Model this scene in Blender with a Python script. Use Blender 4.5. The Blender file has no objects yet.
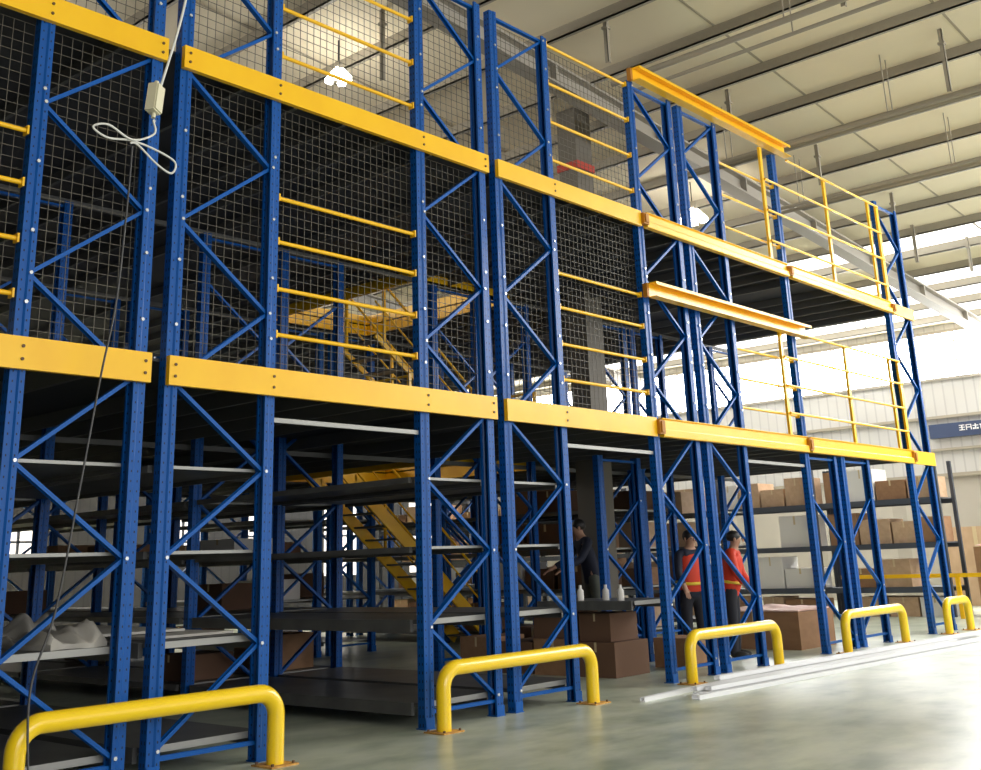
import bpy, math, random
from mathutils import Vector, Matrix
random.seed(7)
scene = bpy.context.scene
COL = scene.collection

# ---------------------------------------------------------------- camera
cam_data = bpy.data.cameras.new('camera')
cam = bpy.data.objects.new('camera', cam_data)
COL.objects.link(cam)
YAW, PITCH, ROLL = 0.8501949501, 0.2878394880, -0.0354369030
F_PX, PP_Y = 1095.65, 237.72
cyw, syw, cp, sp = math.cos(YAW), math.sin(YAW), math.cos(PITCH), math.sin(PITCH)
fwd = Vector((syw*cp, cyw*cp, sp)); right = Vector((cyw, -syw, 0)); up = right.cross(fwd)
cr, sr = math.cos(ROLL), math.sin(ROLL)
r2 = cr*right + sr*up; u2 = -sr*right + cr*up
m = Matrix((r2, u2, -fwd)).transposed().to_4x4()
m.translation = Vector((-4.8554, -7.7847, 1.45))
cam.matrix_world = m
cam_data.sensor_fit = 'HORIZONTAL'; cam_data.sensor_width = 36.0
cam_data.lens = F_PX/981*36.0
cam_data.shift_y = (PP_Y-385)/981.0
cam_data.clip_end = 200
scene.camera = cam

# ---------------------------------------------------------------- world, window light, added fill lamps, exposure
world = bpy.data.worlds.new('world'); scene.world = world; world.use_nodes = True
world.node_tree.nodes['Background'].inputs[0].default_value = (0.95, 0.96, 1.0, 1)
world.node_tree.nodes['Background'].inputs[1].default_value = 1.05
vs = scene.view_settings
vs.view_transform = 'Standard'; vs.look = 'None'; vs.gamma = 1.0; vs.use_curve_mapping = False
vs.exposure = 0.35
scene.cycles.use_denoising = True
scene.cycles.max_bounces = 6

def area(name, loc, target, sx, sy, power, color=(1, 1, 1)):
    l = bpy.data.lights.new(name, 'AREA'); l.shape = 'RECTANGLE'; l.size = sx; l.size_y = sy
    l.energy = power; l.color = color
    o = bpy.data.objects.new(name, l); COL.objects.link(o)
    o.location = loc
    o.rotation_euler = (Vector(target)-Vector(loc)).to_track_quat('-Z', 'Y').to_euler()
    return o
area('lane_fill_light', (-1.5, -15.5, 4.6), (2.0, 0, 2.2), 13, 5, 640, (1.0, 0.98, 0.95))  # added fill lamp behind the camera for the front beams and posts
area('window_daylight', (27.2, 5.0, 6.9), (14, 2, 3.0), 22, 1.6, 1300, (0.97, 0.98, 1.0))
area('floor_fill_light', (17.0, -7.0, 8.0), (10.5, -2.6, 0.0), 10, 5, 1500, (1.0, 0.99, 0.96))  # added lamp to brighten the right-hand floor; no skylight sheet sits above it

area('roof_fill_light', (3.0, 19.0, 7.6), (4.0, 10.0, 16.0), 18, 2.5, 2300, (1.0, 0.96, 0.88))  # added upward lamp, brightens the roof lining over the racking

# ---------------------------------------------------------------- materials
def mat(name, color, rough=0.5, metal=0.0, emit=None, strength=0.0, noise=None, bump=0.0, coat=0.0, scale=6.0):
    M = bpy.data.materials.new(name); M.use_nodes = True
    nt = M.node_tree; b = nt.nodes['Principled BSDF']
    b.inputs['Base Color'].default_value = (*color, 1); b.inputs['Roughness'].default_value = rough
    b.inputs['Metallic'].default_value = metal
    if coat: b.inputs['Coat Weight'].default_value = coat; b.inputs['Coat Roughness'].default_value = 0.12
    if emit:
        b.inputs['Emission Color'].default_value = (*emit, 1); b.inputs['Emission Strength'].default_value = strength
    if noise or bump:
        tc = nt.nodes.new('ShaderNodeTexCoord'); n = nt.nodes.new('ShaderNodeTexNoise')
        n.inputs['Scale'].default_value = scale; n.inputs['Detail'].default_value = 5
        nt.links.new(tc.outputs['Object'], n.inputs['Vector'])
        if noise:
            r = nt.nodes.new('ShaderNodeValToRGB')
            r.color_ramp.elements[0].position = 0.35; r.color_ramp.elements[1].position = 0.68
            r.color_ramp.elements[0].color = (*noise, 1); r.color_ramp.elements[1].color = (*color, 1)
            nt.links.new(n.outputs['Fac'], r.inputs['Fac']); nt.links.new(r.outputs['Color'], b.inputs['Base Color'])
        if bump:
            bp = nt.nodes.new('ShaderNodeBump'); bp.inputs['Strength'].default_value = bump
            nt.links.new(n.outputs['Fac'], bp.inputs['Height']); nt.links.new(bp.outputs['Normal'], b.inputs['Normal'])
    return M

def upright_mat():
    M = mat('perforated_blue_steel', (0.0005, 0.085, 0.36), 0.42, 0.0, coat=0.1)
    nt = M.node_tree; b = nt.nodes['Principled BSDF']
    tc = nt.nodes.new('ShaderNodeTexCoord'); sx = nt.nodes.new('ShaderNodeSeparateXYZ')
    nt.links.new(tc.outputs['Object'], sx.inputs[0])
    gn = nt.nodes.new('ShaderNodeNewGeometry'); sn = nt.nodes.new('ShaderNodeSeparateXYZ')
    nt.links.new(gn.outputs['Normal'], sn.inputs[0])
    def mth(op, a, b_=None, c=None):
        n = nt.nodes.new('ShaderNodeMath'); n.operation = op
        for i, v in enumerate((a, b_, c)):
            if v is None: continue
            if isinstance(v, (int, float)): n.inputs[i].default_value = v
            else: nt.links.new(v, n.inputs[i])
        return n.outputs[0]
    zz = mth('ABSOLUTE', mth('SUBTRACT', mth('FRACT', mth('MULTIPLY', sx.outputs['Z'], 1/0.075)), 0.5))
    zin = mth('LESS_THAN', zz, 0.17)
    yin = mth('LESS_THAN', mth('ABSOLUTE', mth('SUBTRACT', mth('ABSOLUTE', sx.outputs['Y']), 0.019)), 0.0065)
    facex = mth('GREATER_THAN', mth('ABSOLUTE', sn.outputs['X']), 0.9)
    hole = mth('MULTIPLY', mth('MULTIPLY', zin, yin), facex)
    xin = mth('LESS_THAN', mth('ABSOLUTE', mth('SUBTRACT', mth('ABSOLUTE', sx.outputs['X']), 0.030)), 0.005)
    facey = mth('GREATER_THAN', mth('ABSOLUTE', sn.outputs['Y']), 0.9)
    zz2 = mth('LESS_THAN', zz, 0.11)
    hole2 = mth('MULTIPLY', mth('MULTIPLY', zz2, xin), facey)
    tot = mth('MAXIMUM', hole, hole2)
    mx = nt.nodes.new('ShaderNodeMixRGB')
    mx.inputs[1].default_value = (0.001, 0.078, 0.33, 1); mx.inputs[2].default_value = (0.002, 0.006, 0.02, 1)
    nt.links.new(tot, mx.inputs[0]); nt.links.new(mx.outputs[0], b.inputs['Base Color'])
    return M

BLUE = mat('blue_painted_steel', (0.0005, 0.09, 0.38), 0.42, coat=0.1)
UPR = upright_mat()
YEL = mat('yellow_painted_steel', (0.97, 0.56, 0.008), 0.36, coat=0.15, noise=(0.93, 0.51, 0.006), scale=3)
YELP = mat('yellow_barrier_paint', (0.97, 0.66, 0.01), 0.28, coat=0.4)
CLAMP = mat('rusty_orange_paint', (0.45, 0.18, 0.01), 0.6)
BOLT = mat('zinc_bolt', (0.75, 0.78, 0.8), 0.25, 0.6)
DBOLT = mat('dark_bolt', (0.12, 0.06, 0.02), 0.5)
GALV = mat('galvanised_steel', (0.34, 0.34, 0.32), 0.4, 0.35)
SHELF = mat('grey_painted_shelf', (0.15, 0.15, 0.145), 0.4, 0.2, noise=(0.10, 0.10, 0.10), scale=2.5)
DARKST = mat('dark_floor_steel', (0.05, 0.053, 0.06), 0.6, 0.1)
JOIST = mat('joist_steel', (0.13, 0.13, 0.125), 0.5, 0.2)
WIRE = mat('mesh_wire', (0.115, 0.105, 0.082), 0.5, 0.3)
RUST = mat('ochre_dusty_plate', (0.75, 0.42, 0.10), 0.7, noise=(0.45, 0.22, 0.05), scale=20)
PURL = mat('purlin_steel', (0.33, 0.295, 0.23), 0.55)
ROOF = mat('roof_lining', (0.84, 0.75, 0.56), 0.8, noise=(0.80, 0.71, 0.53), scale=0.8)
SEAM = mat('roof_seam', (0.40, 0.35, 0.26), 0.7)
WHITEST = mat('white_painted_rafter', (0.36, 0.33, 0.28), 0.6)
CONC = mat('column_paint', (0.15, 0.135, 0.11), 0.7)
RED = mat('red_paint', (0.55, 0.04, 0.02), 0.5)
CARD = mat('cardboard', (0.36, 0.20, 0.105), 0.85, noise=(0.30, 0.165, 0.085), scale=5)
CARDL = mat('light_cardboard', (0.58, 0.40, 0.26), 0.85, noise=(0.5, 0.34, 0.21), scale=5)
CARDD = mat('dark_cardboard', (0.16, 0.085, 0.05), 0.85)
PAPER = mat('white_packaging', (0.78, 0.76, 0.72), 0.7)
PINK = mat('pink_sheet', (0.75, 0.50, 0.42), 0.7)
TAPE = mat('packing_tape', (0.62, 0.5, 0.3), 0.35)
CABLEW = mat('white_cable', (0.75, 0.75, 0.70), 0.4)
CABLED = mat('black_cable', (0.05, 0.05, 0.05), 0.5)
CREAM = mat('cream_plastic', (0.74, 0.70, 0.50), 0.4)
ALU = mat('white_aluminium', (0.82, 0.83, 0.84), 0.3, 0.1)
SHEET = mat('grey_plastic_sheet', (0.42, 0.40, 0.36), 0.45, bump=0.25, scale=10)
RACKG = mat('dark_rack_beam', (0.06, 0.07, 0.09), 0.5)
SIGNB = mat('navy_sign', (0.035, 0.055, 0.12), 0.5)
WHITE = mat('white_lettering', (0.85, 0.85, 0.85), 0.5)
SKIN = mat('skin', (0.42, 0.23, 0.15), 0.6)
HAIR = mat('black_hair', (0.012, 0.01, 0.01), 0.5)
VEST = mat('orange_red_vest', (0.66, 0.045, 0.015), 0.6)
STRIPE = mat('yellow_reflective_stripe', (0.85, 0.62, 0.05), 0.4)
NAVY = mat('navy_cloth', (0.012, 0.016, 0.035), 0.8)
OLIVE = mat('grey_green_cloth', (0.10, 0.11, 0.09), 0.85)
TROU = mat('dark_trousers', (0.015, 0.016, 0.025), 0.85)
GLASS = mat('daylit_glazing', (0.9, 0.92, 0.95), 0.3, emit=(0.97, 0.98, 1.0), strength=11.0)
SKYL = mat('daylit_skylight_sheet', (0.9, 0.9, 0.9), 0.4, emit=(1.0, 0.99, 0.96), strength=2.0)
DOCK = mat('daylit_doorway', (0.9, 0.9, 0.9), 0.4, emit=(1.0, 0.92, 0.84), strength=1.1)
LAMP = mat('lit_lamp_glass', (1, 1, 1), 0.3, emit=(1.0, 0.97, 0.9), strength=14.0)
BLACK = mat('black_rubber', (0.015, 0.015, 0.015), 0.6)

for M_ in (BLUE, UPR): M_.node_tree.nodes['Principled BSDF'].inputs['Specular IOR Level'].default_value = 0.28

def floor_mat():
    M = bpy.data.materials.new('green_grey_epoxy'); M.use_nodes = True
    nt = M.node_tree; b = nt.nodes['Principled BSDF']
    tc = nt.nodes.new('ShaderNodeTexCoord')
    mp = nt.nodes.new('ShaderNodeMapping'); mp.inputs['Scale'].default_value = (1.0, 2.0, 1.0)
    n = nt.nodes.new('ShaderNodeTexNoise'); n.inputs['Scale'].default_value = 0.9; n.inputs['Detail'].default_value = 7
    n.inputs['Roughness'].default_value = 0.62
    r = nt.nodes.new('ShaderNodeValToRGB')
    r.color_ramp.elements[0].position = 0.38; r.color_ramp.elements[0].color = (0.32, 0.375, 0.30, 1)
    r.color_ramp.elements[1].position = 0.64; r.color_ramp.elements[1].color = (0.58, 0.62, 0.50, 1)
    nt.links.new(tc.outputs['Object'], mp.inputs[0]); nt.links.new(mp.outputs[0], n.inputs['Vector'])
    nt.links.new(n.outputs['Fac'], r.inputs['Fac'])
    v = nt.nodes.new('ShaderNodeTexNoise'); v.inputs['Scale'].default_value = 2.5; v.inputs['Detail'].default_value = 6
    nt.links.new(tc.outputs['Object'], v.inputs['Vector'])
    r3 = nt.nodes.new('ShaderNodeValToRGB'); r3.color_ramp.elements[0].position = 0.40; r3.color_ramp.elements[1].position = 1.0
    nt.links.new(v.outputs['Fac'], r3.inputs['Fac'])
    mx = nt.nodes.new('ShaderNodeMixRGB'); mx.inputs[2].default_value = (0.60, 0.62, 0.55, 1)
    nt.links.new(r3.outputs['Color'], mx.inputs[0]); nt.links.new(r.outputs['Color'], mx.inputs[1])
    nt.links.new(mx.outputs[0], b.inputs['Base Color'])
    r2_ = nt.nodes.new('ShaderNodeValToRGB')
    r2_.color_ramp.elements[0].color = (0.24, 0.24, 0.24, 1); r2_.color_ramp.elements[1].color = (0.38, 0.38, 0.38, 1)
    nt.links.new(n.outputs['Fac'], r2_.inputs['Fac']); nt.links.new(r2_.outputs['Color'], b.inputs['Roughness'])
    return M

def wall_mat(name, col, col2, spacing, axis='Y'):
    M = bpy.data.materials.new(name); M.use_nodes = True
    nt = M.node_tree; b = nt.nodes['Principled BSDF']; b.inputs['Roughness'].default_value = 0.6
    tc = nt.nodes.new('ShaderNodeTexCoord'); sx = nt.nodes.new('ShaderNodeSeparateXYZ')
    nt.links.new(tc.outputs['Object'], sx.inputs[0])
    m1 = nt.nodes.new('ShaderNodeMath'); m1.operation = 'MULTIPLY'; m1.inputs[1].default_value = 1/spacing
    m2 = nt.nodes.new('ShaderNodeMath'); m2.operation = 'FRACT'
    m3 = nt.nodes.new('ShaderNodeMath'); m3.operation = 'LESS_THAN'; m3.inputs[1].default_value = 0.16
    nt.links.new(sx.outputs[axis], m1.inputs[0]); nt.links.new(m1.outputs[0], m2.inputs[0]); nt.links.new(m2.outputs[0], m3.inputs[0])
    mx = nt.nodes.new('ShaderNodeMixRGB'); mx.inputs[1].default_value = (*col, 1); mx.inputs[2].default_value = (*col2, 1)
    nt.links.new(m3.outputs[0], mx.inputs[0]); nt.links.new(mx.outputs[0], b.inputs['Base Color'])
    return M
FLOOR = floor_mat()
WALLU = wall_mat('ribbed_white_cladding', (0.52, 0.51, 0.49), (0.43, 0.42, 0.41), 0.3)
WALLL = wall_mat('beige_wall_panel', (0.42, 0.385, 0.33), (0.36, 0.33, 0.28), 2.6)
WALLB = wall_mat('back_wall_cladding', (0.045, 0.043, 0.04), (0.03, 0.03, 0.028), 0.3, 'X')

# ---------------------------------------------------------------- mesh builder
class MB:
    def __init__(s): s.v = []; s.f = []; s.mi = []; s.sm = []
    def add(s, vs_, fs, mi=0, smooth=False):
        o = len(s.v); s.v += [tuple(v) for v in vs_]
        for f in fs: s.f.append(tuple(i+o for i in f)); s.mi.append(mi); s.sm.append(smooth)
        return s
    def box(s, a, b, mi=0):
        x0, y0, z0 = a; x1, y1, z1 = b
        if x0 > x1: x0, x1 = x1, x0
        if y0 > y1: y0, y1 = y1, y0
        if z0 > z1: z0, z1 = z1, z0
        return s.add([(x0,y0,z0),(x1,y0,z0),(x1,y1,z0),(x0,y1,z0),(x0,y0,z1),(x1,y0,z1),(x1,y1,z1),(x0,y1,z1)],
              [(0,3,2,1),(4,5,6,7),(0,1,5,4),(1,2,6,5),(2,3,7,6),(3,0,4,7)], mi)
    def prism(s, poly, p0, p1, side, mi=0):
        """poly in (a,b): a along 'side', b along cross(dir, side)."""
        p0 = Vector(p0); p1 = Vector(p1); d = (p1-p0).normalized(); side = Vector(side)
        side = (side - d*side.dot(d)).normalized(); w = d.cross(side)
        n = len(poly)
        vs_ = [p0+side*a+w*b for a, b in poly] + [p1+side*a+w*b for a, b in poly]
        ar = sum(poly[i][0]*poly[(i+1) % n][1]-poly[(i+1) % n][0]*poly[i][1] for i in range(n))
        fs = []
        for i in range(n):
            j = (i+1) % n
            fs.append((i, j, j+n, i+n) if ar > 0 else (j, i, i+n, j+n))
        c0 = tuple(range(n)); c1 = tuple(range(n, 2*n))
        fs.append(c0[::-1] if ar > 0 else c0); fs.append(c1 if ar > 0 else c1[::-1])
        return s.add(vs_, fs, mi)
    def tube(s, pts, r, n=10, mi=0, smooth=True, rs=None):
        pts = [Vector(p) for p in pts]; rings = []
        t = (pts[1]-pts[0]).normalized()
        ref = Vector((0, 0, 1)) if abs(t.z) < 0.9 else Vector((1, 0, 0))
        a = t.cross(ref).normalized()
        for i, p in enumerate(pts):
            if i == 0: t = (pts[1]-pts[0]).normalized()
            elif i == len(pts)-1: t = (pts[-1]-pts[-2]).normalized()
            else: t = ((pts[i+1]-p).normalized()+(p-pts[i-1]).normalized()).normalized()
            a = (a - t*a.dot(t)).normalized(); b = t.cross(a)
            rr = rs[i] if rs else r
            rings.append([p+a*(rr*math.cos(2*math.pi*k/n))+b*(rr*math.sin(2*math.pi*k/n)) for k in range(n)])
        vs_ = [v for rg in rings for v in rg]; fs = []
        for i in range(len(rings)-1):
            for k in range(n):
                fs.append((i*n+k, i*n+(k+1) % n, (i+1)*n+(k+1) % n, (i+1)*n+k))
        s.add(vs_, fs, mi, smooth)
        o = len(rings)-1
        s.add([*rings[0], *rings[o]], [tuple(range(n))[::-1], tuple(range(n, 2*n))], mi, False)
        return s
    def build(s, name, mats, parent=None, loc=(0, 0, 0)):
        me = bpy.data.meshes.new(name); me.from_pydata(s.v, [], s.f)
        for mm in (mats if isinstance(mats, (list, tuple)) else [mats]): me.materials.append(mm)
        me.polygons.foreach_set('material_index', s.mi); me.polygons.foreach_set('use_smooth', s.sm); me.update()
        o = bpy.data.objects.new(name, me); COL.objects.link(o); o.location = loc
        if parent is not None: o.parent = parent
        return o

def tag(o, label=None, cat=None, group=None, kind=None):
    if label: o['label'] = label
    if cat: o['category'] = cat
    if group: o['group'] = group
    if kind: o['kind'] = kind
    return o
def empty(name, loc, rz=0):
    o = bpy.data.objects.new(name, None); COL.objects.link(o); o.location = loc; o.rotation_euler = (0, 0, rz)
    o.empty_display_size = 0.1
    return o
def copy_tree(o, parent=None):
    c = o.copy(); COL.objects.link(c); c.parent = parent
    for ch in list(o.children): copy_tree(ch, c)
    return c
def put_copy(src, loc, label, group=None, rz=0):
    c = copy_tree(src); c.location = loc; c.rotation_euler = (0, 0, rz); c['label'] = label
    if group: c['group'] = group
    elif 'group' in c: del c['group']
    return c

# ---------------------------------------------------------------- layout
Wf, AI, GP = 0.978, 1.892, 0.281
X = {3: 0.0}
X[4] = Wf; X[5] = X[4]+AI; X[6] = X[5]+Wf; X[7] = X[6]+GP; X[8] = X[7]+Wf; X[9] = X[8]+AI; X[10] = X[9]+Wf
X[11] = X[10]+GP; X[12] = X[11]+Wf; X[13] = X[12]+AI; X[14] = X[13]+Wf; X[15] = X[14]+GP; X[16] = X[15]+Wf
X[17] = X[16]+AI; X[18] = X[17]+Wf; X[2] = -GP; X[1] = -GP-Wf; X[0] = X[1]-AI
BAY = 3.88
Z1B, Z1T, Z2B, Z2T, ZTOP = 2.896, 3.132, 5.665, 5.875, 7.80
HR, SR = 10.0, 0.08
def zr(x): return HR - SR*x

# ---------------------------------------------------------------- setting
floor = MB().box((-12, -20, -0.2), (30, 24, 0)).build('floor', FLOOR); tag(floor, kind='structure')
# right wall with window band
wr = MB().box((28, -14, 3.4), (28.3, 24, 6.15)).box((28, -14, 7.55), (28.3, 24, 7.85))
wr = wr.build('wall_right', WALLU); tag(wr, kind='structure')
wl = MB().box((28, -14, 0), (28.3, 24, 3.4)).build('wall_right_lower', WALLL); tag(wl, kind='structure')
for nm, z0, z1, d, mm in (('trim_1', 5.02, 5.10, 0.12, PURL), ('trim_2', 4.10, 4.17, 0.1, PURL), ('trim_3', 3.36, 3.46, 0.1, PURL)):
    tag(MB().box((28-d, -14, z0), (28.0, 24, z1)).build(nm, mm), kind='structure')
y = -14; k = 1
while y < 24:
    w = MB().box((28.0, y+0.06, 6.2), (28.05, y+3.74, 7.52)).build('window_%d' % k, GLASS); tag(w, kind='structure')
    fr = MB()
    fr.box((27.93, y, 6.12), (28.06, y+3.8, 6.2)).box((27.93, y, 7.50), (28.06, y+3.8, 7.58)).box((27.95, y, 6.2), (28.06, y+0.04, 7.5)).box((27.95, y+1.88, 6.2), (28.06, y+1.92, 7.5))
    fr.build('window_frame', WHITEST, w)
    y += 3.8; k += 1
# back wall with daylit doorways
bw = MB(); openings = [(9.0, 9.9, 2.0, 2.8), (13.9, 15.2, 1.7, 3.0), (16.9, 17.9, 1.8, 3.2), (20.0, 21.6, 1.2, 3.8), (24.0, 26.0, 1.2, 3.8)]
cur = -12.0
for a, b, z0, z1 in openings:
    bw.box((cur, 22, 0), (a, 22.3, 9.0)); bw.box((a, 22, 0), (b, 22.3, z0)); bw.box((a, 22, z1), (b, 22.3, 9.0)); cur = b
bw.box((cur, 22, 0), (28, 22.3, 9.0))
tag(bw.build('wall_back', WALLB), kind='structure')
for i, (a, b, z0, z1) in enumerate(openings):
    w = MB().box((a, 22.1, z0), (b, 22.16, z1)).build('window_%d' % (20+i), DOCK); tag(w, kind='structure')
    f = MB()
    n = 2
    for j in range(1, n): f.box((a+(b-a)*j/n-0.03, 22.04, z0), (a+(b-a)*j/n+0.03, 22.1, z1))
    f.box((a, 22.04, (z0+z1)/2-0.03), (b, 22.1, (z0+z1)/2+0.03))
    f.build('window_frame', RACKG, w)
tag(MB().box((-12.3, -20, 0), (-12, 24, 11.2)).build('wall_left', WALLB), kind='structure')

# sloping roof: lining, purlins, seams, rafters; strips of skylight sheet near the right wall
purl = [7.55+1.5*k for k in range(-11, 14)]
sky_bays = [(19.62, 21.08), (22.62, 24.08), (24.12, 25.58), (25.62, 27.05)]
rf = MB()
def roof_box(mb, x0, x1, y0, y1, dz0=0.0, dz1=0.12, mi=0):
    mb.add([(x0,y0,zr(x0)+dz0),(x1,y0,zr(x1)+dz0),(x1,y1,zr(x1)+dz0),(x0,y1,zr(x0)+dz0),
            (x0,y0,zr(x0)+dz1),(x1,y0,zr(x1)+dz1),(x1,y1,zr(x1)+dz1),(x0,y1,zr(x0)+dz1)],
           [(0,3,2,1),(4,5,6,7),(0,1,5,4),(1,2,6,5),(2,3,7,6),(3,0,4,7)], mi)
cur = -12.0
for a, b in sky_bays:
    roof_box(rf, cur, a, -20, 24)
    roof_box(rf, a, b, -20, -10); roof_box(rf, a, b, 16, 24)
    cur = b
roof_box(rf, cur, 28.3, -20, 24)
tag(rf.build('ceiling', ROOF), kind='structure')
for i, (a, b) in enumerate(sky_bays):
    q = MB(); roof_box(q, a, b, -10, 16, 0.02, 0.05)
    tag(q.build('window_%d' % (30+i), SKYL), kind='structure')
n = 1
for x in purl:
    q = MB(); z = zr(x)
    # Z shaped purlin
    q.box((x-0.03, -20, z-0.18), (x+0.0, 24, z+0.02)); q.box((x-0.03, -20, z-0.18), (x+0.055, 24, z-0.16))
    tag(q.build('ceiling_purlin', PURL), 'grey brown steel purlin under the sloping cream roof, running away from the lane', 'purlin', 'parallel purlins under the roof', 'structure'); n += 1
for k in range(-6, 8):
    yy = -0.35+2.8*k
    q = MB(); roof_box(q, -12, 28, yy-0.02, yy+0.02, -0.012, 0)
    tag(q.build('ceiling_seam', SEAM), 'thin dark joint between roof lining sheets', 'seam', 'joints between roof sheets', 'structure')
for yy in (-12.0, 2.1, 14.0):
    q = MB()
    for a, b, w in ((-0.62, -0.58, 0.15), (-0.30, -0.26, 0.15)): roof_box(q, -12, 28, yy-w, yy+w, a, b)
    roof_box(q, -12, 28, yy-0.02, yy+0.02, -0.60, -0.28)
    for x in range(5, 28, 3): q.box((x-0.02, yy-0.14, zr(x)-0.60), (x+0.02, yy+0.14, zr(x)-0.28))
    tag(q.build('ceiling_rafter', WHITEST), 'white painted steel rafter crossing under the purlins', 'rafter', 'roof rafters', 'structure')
# pipes slung below two purlins
def pipe(x, y0, y1, dz, r, label):
    q = MB().tube([(x, y0, zr(x)-dz), (x, y1, zr(x)-dz)], r, 8)
    o = q.build('ceiling_pipe', PURL); tag(o, label, 'pipe')
    yy = y0+0.5
    while yy < y1:
        MB().box((x-0.008, yy-0.008, zr(x)-dz), (x+0.008, yy+0.008, zr(x))).build('hanger', PURL, o); yy += 2.9
    return o

pipe(8.35, -14, 1.0, 1.0, 0.03, 'thin pipe hung low from the roof nearest the top edge of the picture')
pipe(8.12, -14, 1.0, 0.9, 0.05, 'thicker pipe beside the thin one nearest the top edge of the picture')
pipe(11.5, -14, 1.8, 1.05, 0.04, 'thin pipe hung low from the roof, middle run, lane side')
pipe(11.72, -14, 1.8, 1.0, 0.04, 'pipe hung low from the roof, middle run, farther side')
pipe(14.2, -14, 1.8, 1.0, 0.035, 'thin pipe hung low from the roof, farthest run, lane side')
pipe(14.42, -14, 1.8, 1.0, 0.035, 'pipe hung low from the roof, farthest run, farther side')

# building column
colm = MB().box((9.80, 3.0, 0), (10.25, 3.4, zr(10)-0.0)).box((9.74, 2.94, 0), (10.31, 3.46, 0.3)).build('column', CONC)
tag(colm, 'grey square building column rising behind the racking to the roof rafter', 'column', kind='structure')
MB().box((9.77, 2.97, 8.05), (10.28, 3.43, 8.18)).build('red_band', RED, colm)

# hanging rods
for i, (x, yy, zb) in enumerate([(7.67, .74, 8.57), (11.0, .59, 8.36), (14.03, .45, 8.06), (17.23, .34, 7.46), (11.34, -2.93, 8.05),
        (8.25, -2.7, 8.4), (5.41, 3.26, 8.39), (8.17, 2.3, 8.25), (19.36, .76, 7.57), (20.9, 0.1, 7.5)]):
    q = MB(); z1 = zr(x)
    q.box((x-0.03, yy-0.03, zb), (x+0.03, yy-0.02, z1)); q.box((x-0.03, yy-0.03, zb), (x-0.02, yy+0.03, z1))
    o = q.build('hanging_bracket', PURL)
    tag(o, 'short dark angle iron bracket hanging empty from the roof', 'bracket', 'angle brackets hanging from the roof')
    MB().box((x-0.05, yy-0.05, z1-0.26), (x+0.05, yy+0.05, z1-0.22)).build('top_plate', PURL, o)

# high bay lamps
def lamp(x, y, z, label, k=1.0):
    e = empty('high_bay_lamp', (x, y, z)); tag(e, label, 'lamp')
    MB().tube([(0, 0, 0.2*k), (0, 0, zr(x)-z)], 0.012, 6).build('suspension_rod', CABLED, e)
    MB().tube([(0, 0, 0.12*k), (0, 0, 0.24*k)], 0.06*k, 12).build('housing', PURL, e)
    for a in range(4):
        t = a*math.pi/2+0.5; dx, dy = math.cos(t)*0.12*k, math.sin(t)*0.12*k
        MB().tube([(dx*.5, dy*.5, 0.12*k), (dx, dy, 0.02*k), (dx*1.3, dy*1.3, -0.06*k), (dx*1.4, dy*1.4, -0.10*k)], 0.03, 12,
                  rs=[0.02*k, 0.045*k, 0.075*k, 0.06*k]).build('bulb', LAMP, e)
    l = bpy.data.lights.new('lamp_light', 'POINT'); l.energy = 35; l.shadow_soft_size = 0.15; l.color = (1, .95, .85)
    o = bpy.data.objects.new('lamp_light', l); COL.objects.link(o); o.parent = e; o.location = (0, 0, -0.3)
lamp(5.58, 4.47, 8.93, 'lit cluster of white bulbs hanging from the roof behind the upper mesh', 1.0)
lamp(14.08, 3.28, 8.12, 'lit lamp seen between blue posts below the upper yellow gate channel', 1.3)

# far-wall navy sign band
sg = MB().box((27.86, -8, 4.46), (27.98, 4.15, 4.86)).build('wall_sign', SIGNB)
tag(sg, 'long navy blue sign band with small white characters on the far right wall', 'sign')
yy = 3.85
random.seed(3)
glyphs = [((0,0,1,.15),(0,.45,1,.6),(0,.85,1,1),(.4,0,.6,1)), ((0,0,.15,1),(.85,0,1,1),(0,.4,1,.55),(0,.85,1,1)),
          ((.4,0,.6,1),(0,.6,1,.75),(0,0,.3,.3),(.7,0,1,.3)), ((0,.7,1,.85),(.15,0,.3,.7),(.65,0,.8,.7),(.4,.7,.6,1)),
          ((0,0,1,.15),(.4,.15,.6,1),(0,.5,1,.65)), ((0,.85,1,1),(0,.45,1,.6),(0,0,1,.12),(0,0,.15,1),(.85,0,1,1))]
yy = 3.28
for g in glyphs:
    q = MB()
    for a, b, c, d in g: q.box((27.845, yy-a*0.155, 4.62+b*0.155), (27.86, yy-c*0.155, 4.62+d*0.155))
    q.build('character', WHITE, sg); yy -= 0.19

# ---------------------------------------------------------------- upright frames
UP_PROFILE = [(-.045,-.040),(.000,-.040),(.012,-.050),(.045,-.050),(.045,-.030),(.040,-.030),(.040,-.045),(.014,-.045),(.003,-.035),(-.040,-.035),
              (-.040,.035),(.003,.035),(.014,.045),(.040,.045),(.040,.030),(.045,.030),(.045,.050),(.012,.050),(.000,.040),(-.045,.040)]
UP_PROFILE = [(a*1.22, b*1.15) for a, b in UP_PROFILE]
def upright_mesh(h, flip):
    mb = MB(); poly = [((-a if flip else a), b) for a, b in UP_PROFILE]
    n = len(poly)
    if flip: poly = poly[::-1]
    vs_ = [(a, b, 0.01) for a, b in poly]+[(a, b, h) for a, b in poly]
    fs = [(i, (i+1) % n, (i+1) % n+n, i+n) for i in range(n)]
    mb.add(vs_, fs)
    # thin end caps as quads along the profile
    half = n//2
    for base in (0, n):
        for i in range(half-1):
            a, b, c, d = base+i, base+i+1, base+n-1-(i+1), base+n-1-i
            pass
    # closed shell end caps (profile wall is 5 mm thick)
    mb.f.append(tuple(range(n, 2*n))); mb.mi.append(0); mb.sm.append(False)
    return mb
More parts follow.
